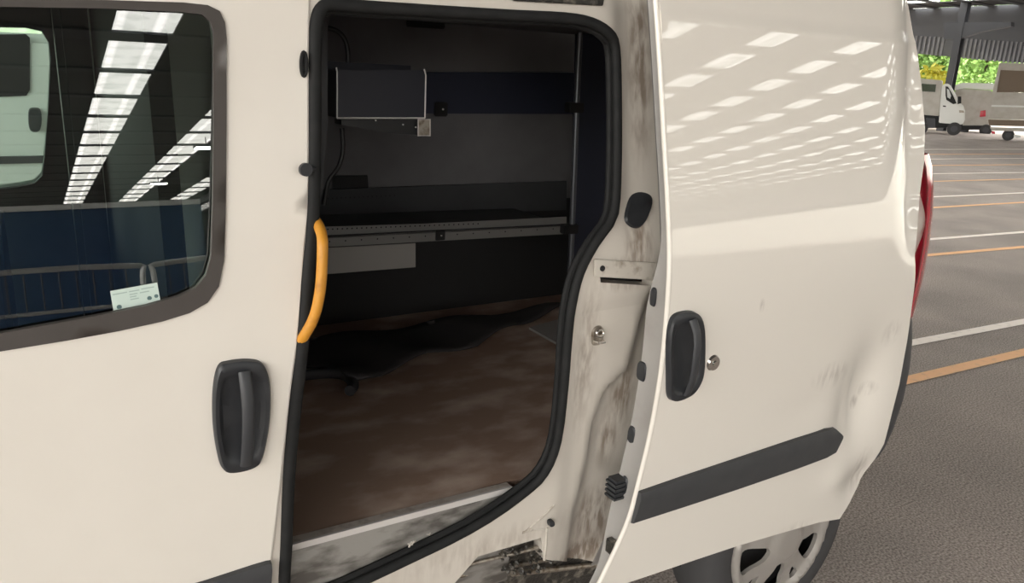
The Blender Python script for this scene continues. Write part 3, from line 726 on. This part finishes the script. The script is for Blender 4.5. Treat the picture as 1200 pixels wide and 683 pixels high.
# tail light, bumper at the rear corner
def corner(name, right, left, m, Y0, dy, bulge, parent=van):
    R_ = [at(a, b, Y0) for a, b in right]; V = []; F = []; n = 8
    for i, p in enumerate(R_):
        t = i/(len(R_)-1)
        for k in range(n+1):
            a = k/n*PI/2*1.2; V.append(Vector((p.x-bulge*(1-math.sin(a)), Y0-dy*.5+dy*(1-math.cos(a))-.0, p.z)))
        
    for i in range(len(R_)-1):
        for k in range(n): a = i*(n+1)+k; F.append((a, a+1, a+n+2, a+n+1))
    q = MB(); q.v = V; q.f = F; return q.build(name, m, parent, True)
corner('tail_light', [(1084, 178), (1088, 192), (1090, 215), (1089, 245), (1085, 280), (1079, 315), (1073, 340), (1067, 362)], None, M['red'], .06, .14, .13)
corner('rear_bumper', [(1066, 352), (1070, 372), (1070, 395), (1067, 425), (1060, 460), (1050, 490), (1040, 512), (1034, 521)], None, M['strip'], .04, .12, .16)
# rear wheel
wc = Vector((wx, -.03, wz)); RT = .335; RI = .232
wh = MB(); n = 48
prof_ = [(RI-.005, .012), (RI+.012, .0), (RT-.03, .002), (RT, .03), (RT, .17), (RT-.03, .195), (RI, .195), (RI-.02, .12)]
V = []; F = []
for k in range(n):
    a = 2*PI*k/n
    for r_, d_ in prof_: V.append(wc+Vector((r_*math.cos(a), d_, r_*math.sin(a))))
m_ = len(prof_)
for k in range(n):
    for j in range(m_-1): a = k*m_+j; b = ((k+1) % n)*m_+j; F.append((a, a+1, b+1, b))
wheel = mesh('wheel', [], [], M['tyre'], van)
wheel.data.from_pydata([tuple(v) for v in V], [], F); wheel.data.materials.clear(); wheel.data.materials.append(M['tyre'])
for p in wheel.data.polygons: p.use_smooth = True
# wheel trim: rim ring, wide spokes, pierced openings, raised centre
def trim(wc, parent):
    pts = []; q = MB()
    outer_ = [(wx+RI*math.cos(2*PI*k/60), wz+RI*math.sin(2*PI*k/60)) for k in range(60)]
    holes = []
    for k in range(5):
        a0_ = 2*PI*k/5-.44
        def pp(r_, a_): return (wx+r_*math.cos(a0_+a_), wz+r_*math.sin(a0_+a_))
        holes.append(sm2([pp(.088, -.20), pp(.088, .20), pp(.15, .27), pp(.192, .24), pp(.198, 0), pp(.192, -.24), pp(.15, -.27)], 3))
        b = PI/5; holes.append(sm2([pp(.15, b-.03), pp(.15, b+.03), pp(.193, b+.10), pp(.193, b-.10)], 2))
    def yt(x, z):
        r_ = math.hypot(x-wx, z-wz); return -.042-.016*sstep(.09, .05, r_)+.016*sstep(.10, .17, r_)-.014*sstep(.195, .215, r_)+.02*sstep(.222, .232, r_)
    return panel('wheel_trim', outer_, holes, yt, M['hub'], parent, step=.012, rim=.014)
trim(wc, wheel)
q = MB(); q.tube([wc+Vector((0, .06, 0)), wc+Vector((0, .08, 0))], RI-.01, 32); q.build('brake_disc', M['near_black'], wheel, True)
# inner arch
q = MB(); V = []
for k in range(17):
    a = PI*k/16; V += [(wx+.41*math.cos(a), .02, wz+.41*math.sin(a)), (wx+.41*math.cos(a), .35, wz+.41*math.sin(a))]
q.v = [Vector(v) for v in V]; q.f = [(2*i, 2*i+1, 2*i+3, 2*i+2) for i in range(16)]; q.build('wheel_arch', M['near_black'], van, True)

# ================================================================ THINGS IN THE LOAD SPACE
YS = 1.02
rack = thing('shelf_rack', 'grey perforated metal shelf rack inside the van with an upright pole', 'shelf', (at(500, 270, YS).x, YS, ZF))
def rk(name, quad, m, Y, th, parent=None, bevel=0): return lin(name, quad, m, Y, th, parent or rack, bevel)
rk('shelf_front', [(372, 278.5), (500, 271.5), (664, 264), (664, 274), (500, 283), (372, 290)], M['perf'], YS, .004)
P = [at(372, 278.5, YS), at(664, 264, YS)]
# shelf deck reaching back to the wall
A, Bq = P; back_dz = .03
q = MB(); q.hexa([A+Vector((0, 0, -.003)), Bq+Vector((0, 0, -.003)), Vector((Bq.x, YL-.02, Bq.z-.003)), Vector((A.x, YL-.02, A.z-.003)), A, Bq, Vector((Bq.x, YL-.02, Bq.z)), Vector((A.x, YL-.02, A.z))]); q.build('shelf_deck', M['plydark'], rack)
rk('back_rail', [(360, 223), (664, 212), (664, 246), (360, 256)], M['plydark'], YL-.03, .01)
rk('shelf_lip', [(372, 266), (500, 262), (664, 254), (664, 263.5), (500, 271), (372, 278)], M['perf'], YS+.03, .003)
def holes_row(name, a, b, n, r_, Y, parent, m):
    q = MB()
    for k in range(n):
        t = k/(n-1); c = at(a[0]+(b[0]-a[0])*t, a[1]+(b[1]-a[1])*t, Y)+Vector((0, -.0015, 0))
        q.add([c+Vector((r_*math.cos(j*PI/4), 0, r_*math.sin(j*PI/4))) for j in range(8)], [tuple(range(8))])
    o = q.build(name, m, parent); o['kind'] = 'stuff'; return o
holes_row('front_holes', (386, 283), (648, 268), 15, .0028, YS, rack, M['cable'])
holes_row('lip_holes', (384, 268.5), (560, 262), 32, .0030, YS+.03, rack, M['cable'])
holes_row('rail_holes', (374, 233), (462, 229), 18, .003, YL-.03, rack, M['cable'])
q = MB()
pp_ = [at(680, 38, .95), at(677, 90, .95), at(674, 170, .95), at(671, 250, .95), at(667, 345, .95)]
q.tube(pp_, .011, 12); q.build('upright_pole', M['pole'], rack, True)
for (px_, py_) in ((674, 126), (668, 268)):
    c = at(px_, py_, .95); q = MB(); q.box(c+Vector((-.035, -.016, -.018)), c+Vector((.03, .02, .018))); q.build('pole_clamp', M['cable'], rack, bevel=.003)
c = at(516, 276, YS-.01); q = MB(); q.box(c+Vector((-.018, -.004, -.017)), c+Vector((.018, .004, .017))); q.build('shelf_clip', M['cable'], rack, bevel=.002)
c = at(517, 276, YS-.016); q = MB(); q.tube([c, c+Vector((0, -.003, 0))], .003, 8); q.build('clip_screw', M['edge'], rack)
tag(lin('pale_board', [(372, 291), (487, 285), (487, 313), (372, 322)], M['sheet'], YS+.06, .006, parent=None), '', '')
pb = bpy.data.objects['pale_board']; pb.parent = None; tag(pb, 'pale grey board hanging under the left end of the shelf', 'board')
# black steel tray
YT = .55
tr = thing('document_tray', 'small black steel tray with bare bright edges fixed high inside the van', 'tray', tuple(at(446, 138, YT)))
q = MB(); P = [at(a, b, YT) for a, b in [(395, 82), (498, 82), (498, 138), (395, 138)]]; q.prism(P, (0, .003, 0)); q.build('tray_front', M['tray'], tr)
x0, x1 = P[3].x, P[2].x; z0 = P[3].z; z1 = P[0].z
q = MB(); q.box((x0, YT, z0), (x1, YT+.10, z0+.003)); q.box((x0, YT+.097, z0), (x1, YT+.10, z1+.02)); q.box((x0, YT, z0), (x0+.003, YT+.10, z1)); q.box((x1-.003, YT, z0), (x1, YT+.10, z1)); q.build('tray_box', M['tray'], tr)
def bar(name, pts, r_, m, parent, Y=None, flat=1.): 
    q = MB(); q.tube([at(a, b, Y or YT-.002) if not isinstance(a, Vector) else a for a, b in pts], r_, 8); return q.build(name, m, parent, True)
bar('tray_edge', [(394, 79), (395, 84), (395, 138)], .0021, M['edge'], tr)
bar('tray_edge', [(497, 81), (499, 88), (498, 138)], .0021, M['edge'], tr)
bar('tray_edge', [(395, 138.3), (498, 138.3)], .0021, M['edge'], tr)
cq = [(490, 140), (504, 140), (504, 159), (490, 159)]
q = MB(); q.tube([at(a, b, YT-.006) for a, b in cq], .0022, 6, closed=True); q.build('bracket_frame', M['edge'], tr)
lin('bracket_plate', cq, M['steel'], YT-.004, .003, parent=tr)
lin('support_arm', [(400, 140), (489, 140), (489, 158), (455, 156), (400, 146)], M['cable'], YT+.01, .05, parent=tr)
for px_, py_ in ((487, 149), (440, 141), (472, 146)):
    c = at(px_, py_, YT-.004); q = MB(); q.tube([c, c+Vector((0, -.003, 0))], .0022, 8); q.build('tray_screw', M['edge'], tr)
c = at(518, 128, YL-.02); q = MB(); q.box(c+Vector((-.035, -.01, -.028)), c+Vector((.022, .005, .028)))
jb = q.build('wall_bracket', M['cable'], van, bevel=.004)
c = at(519, 128, YL-.035); q = MB(); q.tube([c, c+Vector((0, -.003, 0))], .004, 8); q.build('bracket_screw', M['edge'], jb)
q = MB(); q.tube(smooth_path([at(a, b, YT+.12) for a, b in [(360, 33), (385, 33), (400, 40), (407, 55), (408, 75), (406, 95)]], 5), .0065, 8); tag(q.build('cable', M['cable'], None, True), 'black cable arching above the steel tray in the van', 'cable')
q = MB(); q.tube(smooth_path([at(a, b, YT+.12) for a, b in [(401, 150), (402, 175), (397, 195), (385, 213), (380, 240)]], 5), .0065, 8); tag(q.build('cable', M['cable'], None, True), 'black cable hanging down below the steel tray in the van', 'cable')
# heater-box like dark block at the left, behind the tray
lin('pillar_trim', [(366, 20), (384, 20), (384, 140), (378, 225), (366, 240)], M['plydark'], .42, .05)
# rubber mat thrown on the floor
mp_ = [(345, 452), (345, 408), (400, 399), (480, 386.5), (560, 375), (640, 363.5), (662, 362.5), (640, 372), (600, 386), (560, 407), (500, 421), (440, 447), (420, 455), (405, 453), (396, 440), (380, 434), (360, 434)]  # mat outline carried back to the wall over the dark floor
mx_ = [(p.x, p.y) for p in [atz(a, b, ZF+.01) for a, b in mp_]]
L = densify(mx_, .03); pts = list(L)
for i in range(60):
    for j in range(60):
        qx = min(a for a, b in mx_)+i*.03; qy = min(b for a, b in mx_)+j*.03
        if inside((qx, qy), mx_) and segd((qx, qy), mx_) > .012: pts.append((qx, qy))
v2, _, f2, _, _, _ = delaunay_2d_cdt([Vector(p) for p in pts], [(i, (i+1) % len(L)) for i in range(len(L))], [], 0, 1e-6)
f2 = [f for f in f2 if inside((sum(v2[i].x for i in f)/3, sum(v2[i].y for i in f)/3), mx_)]
V = [Vector((p.x, p.y, ZF+.012+.012*(1+math.sin(p.x*13+p.y*7))+.03*gs(p.x, p.y, mx_[12][0], mx_[12][1]+.06, .08, .08))) for p in v2]
o = mesh('rubber_mat', V, [tuple(f) for f in f2], M['mat'], None, True)
so2 = o.modifiers.new('solid', 'SOLIDIFY'); so2.thickness = .01; so2.offset = 1
tag(o, 'crumpled black rubber mat lying on the van floor under the shelf', 'mat')
q = MB(); q.tube(smooth_path([atz(a, b, ZF+.03) for a, b in [(352, 440), (385, 437), (405, 440), (414, 450), (410, 458)]], 4), .018, 10); q.build('folded_edge', M['mat'], o, True)
q = MB(); P = [atz(a, b, ZF+.003) for a, b in [(620, 386), (655, 376), (668, 402), (652, 404)]]; q.prism(P, (0, 0, .009)); tag(q.build('plywood_offcut', M['sheet']), 'pale plywood offcut lying by the rear pillar on the van floor', 'board')
q = MB(); P = [atz(a, b, ZF+.006) for a, b in [(346, 434), (392, 432), (396, 435), (346, 440)]]; q.prism(P, (0, 0, .012)); tag(q.build('metal_strip', M['steel']), 'narrow bare metal strip lying on the van floor by the yellow grab handle', 'strip')

# ================================================================ VEHICLES AND YARD
def frame_at(px, py):
    P0 = atz(px, py, 0); d = P0-CAM; d.z = 0; d.normalize(); return P0, d
def on_plane(px, py, P0, nrm, off=0.):
    v = ray(px, py); q0 = P0+nrm*off; return CAM+v*((q0-CAM).dot(nrm)/v.dot(nrm))
def slab(name, poly, P0, nrm, depth, m, parent, off=0., bevel=0, smooth=False):
    q = MB(); q.prism([on_plane(a, b, P0, nrm, off) for a, b in poly], nrm*depth); return q.build(name, m, parent, smooth, bevel)
def truck_wheel(px, py, rpx, P0, nrm, parent, off=0., wd=.25):
    c = on_plane(px, py, P0, nrm, off); e = on_plane(px, py-rpx, P0, nrm, off); r_ = (e-c).length
    q = MB(); q.tube([c, c+nrm*wd], r_, 24); w_ = q.build('wheel', M['tyre'], parent, True)
    q = MB(); q.tube([c-nrm*.02, c+nrm*.02], r_*.5, 16); q.build('hub', M['cgrey'], w_, True)
# pickup: crew body side on, nose to the right
P0, nr = frame_at(1118, 158.5)
pk = thing('pickup_truck', 'white pickup truck with dark mirror parked side-on beyond the line bays', 'truck', tuple(P0), math.atan2(nr.y, nr.x))
slab('cab_body', [(1104, 100), (1109, 97.5), (1113, 99), (1119, 109), (1124, 120), (1129, 124), (1131, 130), (1131, 140), (1128, 146), (1100, 144), (1102, 120)], P0, nr, 1.8, M['far_paint'], pk, bevel=.03)
slab('windscreen_side', [(1108, 101), (1111, 101.5), (1117, 112), (1121, 121), (1117, 122), (1109, 117), (1108, 112)], P0, nr, .02, M['near_black'], pk, off=-.02)
slab('quarter_light', [(1109.6, 104), (1112, 105), (1114.5, 112), (1113.5, 116), (1110.2, 114)], P0, nr, .01, M['galvbar'], pk, off=-.04)
slab('mirror', [(1122.5, 113), (1126.5, 113), (1126.5, 121), (1122, 122)], P0, nr, .15, M['near_black'], pk, off=-.25)
slab('rear_body', [(1078, 92), (1104, 94), (1102, 122), (1100, 136), (1076, 134)], P0, nr, 1.9, M['dull'], pk, off=.05, bevel=.03)
slab('rear_window', [(1080, 98), (1097, 99), (1096, 108), (1080, 107)], P0, nr, .02, M['farglass'], pk, off=.02)
slab('chassis', [(1078, 133), (1128, 141), (1128, 148), (1098, 150), (1078, 149)], P0, nr, 1.5, M['near_black'], pk, off=.1)
slab('tank', [(1085, 138), (1096, 139), (1096, 150), (1086, 150)], P0, nr, .6, M['cgrey'], pk, off=.02, bevel=.02)
slab('head_light', [(1124, 129), (1129, 129.5), (1130, 132), (1124, 132)], P0, nr, .02, M['steel'], pk, off=-.02)
slab('door_pull', [(1105, 123.5), (1108.5, 124), (1108.5, 125.3), (1105, 125)], P0, nr, .02, M['near_black'], pk, off=-.03)
truck_wheel(1118, 151, 7.6, P0, nr, pk, off=-.05)
truck_wheel(1079, 150, 7.6, P0, nr, pk, off=-.05)
# white van behind the pickup
P1, n1 = frame_at(1156, 159)
P1 = P1+n1*2.5
wv = thing('white_van', 'white panel van with a red tail light parked between the pickup and the box truck', 'van', (P1.x, P1.y, 0), math.atan2(n1.y, n1.x))
slab('van_body', [(1119, 106), (1130, 104), (1162, 106), (1164, 112), (1158, 148), (1126, 149), (1116, 130)], P1, n1, 1.8, M['dull'], wv, bevel=.04)
slab('van_roof', [(1118, 100), (1128, 97), (1166, 98), (1165, 105.5), (1130, 103.5), (1118, 106)], P1, n1, 1.9, M['far_paint'], wv, off=-.02, bevel=.03)
slab('tail_light', [(1149, 130), (1155, 129), (1155, 136.5), (1148, 137)], P1, n1, .05, M['red'], wv, off=-.04)
slab('bumper', [(1124, 147), (1160, 147), (1158, 152), (1126, 152)], P1, n1, 1.6, M['near_black'], wv, off=-.03)
truck_wheel(1155, 152.5, 6.6, P1, n1, wv, off=-.04)
truck_wheel(1128, 152, 6.6, P1, n1, wv, off=.02)
# box / tipper truck
P2, n2 = frame_at(1180, 165)
bt = thing('box_truck', 'dull white tipper truck with brown tailboard standing at the right edge', 'truck', tuple(P2), math.atan2(n2.y, n2.x))
slab('roof_board', [(1171, 73.5), (1230, 75), (1230, 84), (1172, 82)], P2, n2, 2.2, M['dull'], bt, off=-.04, bevel=.02)
slab('inner_board', [(1171, 82), (1230, 84), (1230, 108), (1166, 108)], P2, n2, 2.0, M['brown'], bt)
for k, (a, b) in enumerate(((83, 90), (91, 98), (99, 106))):
    slab('cross_slat', [(1170-k*1.6, a), (1230, a+1), (1230, b), (1169-k*1.6, b)], P2, n2, .04, M['brown'], bt, off=-.04)
slab('side_post', [(1171, 74), (1174, 74), (1168, 108), (1158, 141), (1155, 141)], P2, n2, .1, M['dull'], bt, off=-.08)
slab('tailboard', [(1165, 108), (1230, 109), (1230, 141), (1158, 139)], P2, n2, .12, M['dull'], bt, off=-.05, bevel=.02)
slab('board_rail', [(1162, 123), (1230, 124.5), (1230, 126.5), (1161.5, 125)], P2, n2, .05, M['far_paint'], bt, off=-.1)
slab('chassis', [(1158, 140), (1230, 142), (1230, 149), (1159, 147)], P2, n2, 1.6, M['brown'], bt, off=.03)
slab('bumper_bar', [(1160, 149), (1230, 151), (1230, 155), (1162, 153)], P2, n2, .1, M['dull'], bt, off=-.02)
slab('tail_light', [(1162, 153.5), (1166, 154), (1166, 157), (1162, 156.5)], P2, n2, .06, M['red'], bt, off=-.06)
slab('number_plate', [(1188, 158), (1196, 158.4), (1196, 161.4), (1188, 161)], P2, n2, .03, M['far_paint'], bt, off=-.06)
truck_wheel(1181.5, 158.5, 6.3, P2, n2, bt, off=.1, wd=.45)
truck_wheel(1212, 161, 6.3, P2, n2, bt, off=.1, wd=.45)

# trees beyond the open end
def tree(px, py, D, h, rw, m, label, nleaf=3200, name='leafy_tree', group='trees beyond the open end'):
    v = ray(px, 116); v.z = 0; v.normalize(); c = CAM+v*D; c.z = 0
    t = thing(name, label, 'tree' if name == 'leafy_tree' else 'shrub', tuple(c), 0, group)
    q = MB(); q.tube([c, c+Vector((.1, 0, h*.35)), c+Vector((0, .1, h*.75))], [rw*.09, rw*.07, rw*.02], 8); q.build('trunk', M['bark'], t, True)
    q = MB()
    for k in range(nleaf):
        a = random.uniform(0, 2*PI); u_ = random.uniform(-1, 1); rr = (random.random()**.33)
        p = c+Vector((rw*rr*math.cos(a)*math.sqrt(1-u_*u_), rw*rr*math.sin(a)*math.sqrt(1-u_*u_), h*.55+h*.5*rr*u_)); s_ = random.uniform(.12, .26)
        d1 = Vector((random.gauss(0, 1), random.gauss(0, 1), random.gauss(0, .6))).normalized()*s_; d2 = Vector((random.gauss(0, 1), random.gauss(0, 1), random.gauss(0, 1))).cross(d1).normalized()*s_*.6
        q.add([p-d1, p-d2, p+d1, p+d2], [(0, 1, 2, 3)])
    f_ = mesh('foliage', q.v, q.f, m, t); f_['kind'] = 'stuff'
tree(1088, 0, 58, 7.5, 1.6, M['leaf'], 'green leafy tree left of the dark steel column beyond the shed')
tree(1087, 0, 49, 3.3, 1.0, M['leaf2'], 'yellow flowering shrub above the pickup truck bed', 500, 'yellow_shrub', None)
tree(1119, 0, 74, 9.0, 2.5, M['leaf'], 'bright green tree just right of the dark steel column')
tree(1148, 0, 64, 8.0, 1.9, M['leaf'], 'bright green tree above the roof of the white van')
tree(1184, 0, 84, 10, 2.4, M['leaf'], 'green tree partly hidden by the box truck')


# neighbouring white van seen through the cab glass
YN = 3.7
nv = thing('neighbour_van', 'white van parked alongside, seen through the front window glass', 'van', (-1, YN+.8, 0))
def nb(px, py): return at(px, py, YN)
q = MB()
pr = [(-3.8, .35), (-3.8, .9), (-3.2, 1.15), (-2.5, 1.9), (1.3, 1.95), (1.35, .35)]
q.prism([(a, YN, b) for a, b in pr], (0, 1.7, 0)); q.build('van_body', M['far_paint'], nv, bevel=.05)
q = MB(); q.prism([nb(a, b)+Vector((0, -.002, 0)) for a, b in [(-60, 41), (30, 40), (35, 44), (35, 105), (31, 112), (-60, 116)]], (0, -.01, 0)); q.build('side_window', M['near_black'], nv)
q = MB(); P = smooth_path([nb(a, b) for a, b in [(34, 128), (40, 126), (47, 128), (49, 140), (47, 152), (41, 155), (35, 152), (33, 140)]], 3, True); q.prism(P, (0, -.03, 0), .1); q.build('door_handle', M['black'], nv, True)
q = MB(); q.prism([nb(a, b) for a, b in [(-60, 184), (70, 182), (70, 190), (-60, 193)]], (0, -.02, 0)); q.build('rub_strip', M['strip'], nv)
for x_ in (-2.8, .6):
    q = MB(); q.tube([Vector((x_, YN-.02, .32)), Vector((x_, YN+.2, .32))], .32, 24); q.build('wheel', M['tyre'], nv, True)

# behind the camera, seen only as reflections: blue container, barriers, hanging lamps
GN = Vector((0, -math.cos(GT), math.sin(GT)))
def refl(px, py, Y=None, Z=None):
    v = ray(px, py); p = on(px, py, yg); r_ = v-GN*(2*v.dot(GN))
    return p+r_*((Y-p.y)/r_.y) if Y is not None else p+r_*((Z-p.z)/r_.z)
a, b = refl(66, 248, Y=-12), refl(233, 226, Y=-12)
zt_ = (a.z+b.z)/2
bc = thing('blue_container', 'dark blue steel container reflected low in the front window', 'container', ((a.x+b.x)/2, -13.2, 0))
q = MB(); q.box((min(a.x, b.x)-2.5, -14.4, .1), (max(a.x, b.x), -12, zt_-.08)); q.build('container_shell', M['blue'], bc)
q = MB(); q.box((min(a.x, b.x)-2.5, -12.06, zt_-.08), (max(a.x, b.x), -11.96, zt_)); q.build('top_rail', M['galvbar'], bc)
for k in range(14):
    x_ = min(a.x, b.x)-2.3+k*.42
    if x_ < max(a.x, b.x)-.1: q = MB(); q.box((x_, -12.03, .2), (x_+.16, -11.995, zt_-.1)); q.build('pressed_rib', M['blue'], bc)
BT = refl(215, 306, Y=-8).z; BL = refl(215, 350, Y=-8).z
def barrier(x0, x1, Y, label):
    t = thing('crowd_barrier', label, 'barrier', ((x0+x1)/2, Y, 0), 0, 'barriers reflected in the window')
    q = MB(); q.tube(smooth_path([(x0, Y, .12), (x0, Y, BT-.2), (x0+.18, Y, BT), (x1-.18, Y, BT), (x1, Y, BT-.2), (x1, Y, .12)], 4), .03, 8); q.build('tube_frame', M['galvbar'], t, True)
    q = MB(); q.tube([(x0, Y, BL), (x1, Y, BL)], .02, 8); q.build('lower_rail', M['galvbar'], t, True)
    for k in range(1, 14):
        x_ = x0+(x1-x0)*k/14; q = MB(); q.tube([(x_, Y, BL), (x_, Y, BT-.01)], .008, 6); q.build('upright_bar', M['cgrey'], t)
    for x_ in (x0+.1, x1-.1): q = MB(); q.box((x_-.03, Y-.3, 0), (x_+.03, Y+.3, .12)); q.build('foot', M['galvbar'], t)
bx = refl(174, 325, Y=-8).x
barrier(bx-2.3, bx-.06, -8, 'grey tubular barrier reflected left in the front window')
barrier(bx+.06, bx+2.3, -8, 'grey tubular barrier reflected by the window corner')
for i, (px_, py_) in enumerate(((242, 174), (186, 216))):
    p = refl(px_, py_, Z=HC-.45); t = thing('hanging_lamp', ['flat roof lamp lit near the window corner reflection', 'flat roof lamp lit above the blue container reflection'][i], 'lamp', tuple(p), 0, 'lamps under the shed roof')
    q = MB(); q.box(p+Vector((-.45, -.3, .04)), p+Vector((.45, .3, .12))); q.build('lamp_housing', M['cgrey'], t)
    q = MB(); q.box(p+Vector((-.42, -.28, 0)), p+Vector((.42, .28, .04))); q.build('lamp_panel', M['lamp'], t)
    q = MB(); q.tube([p+Vector((0, 0, .12)), Vector((p.x, p.y, HC))], .02, 6); q.build('lamp_rod', M['cgrey'], t)
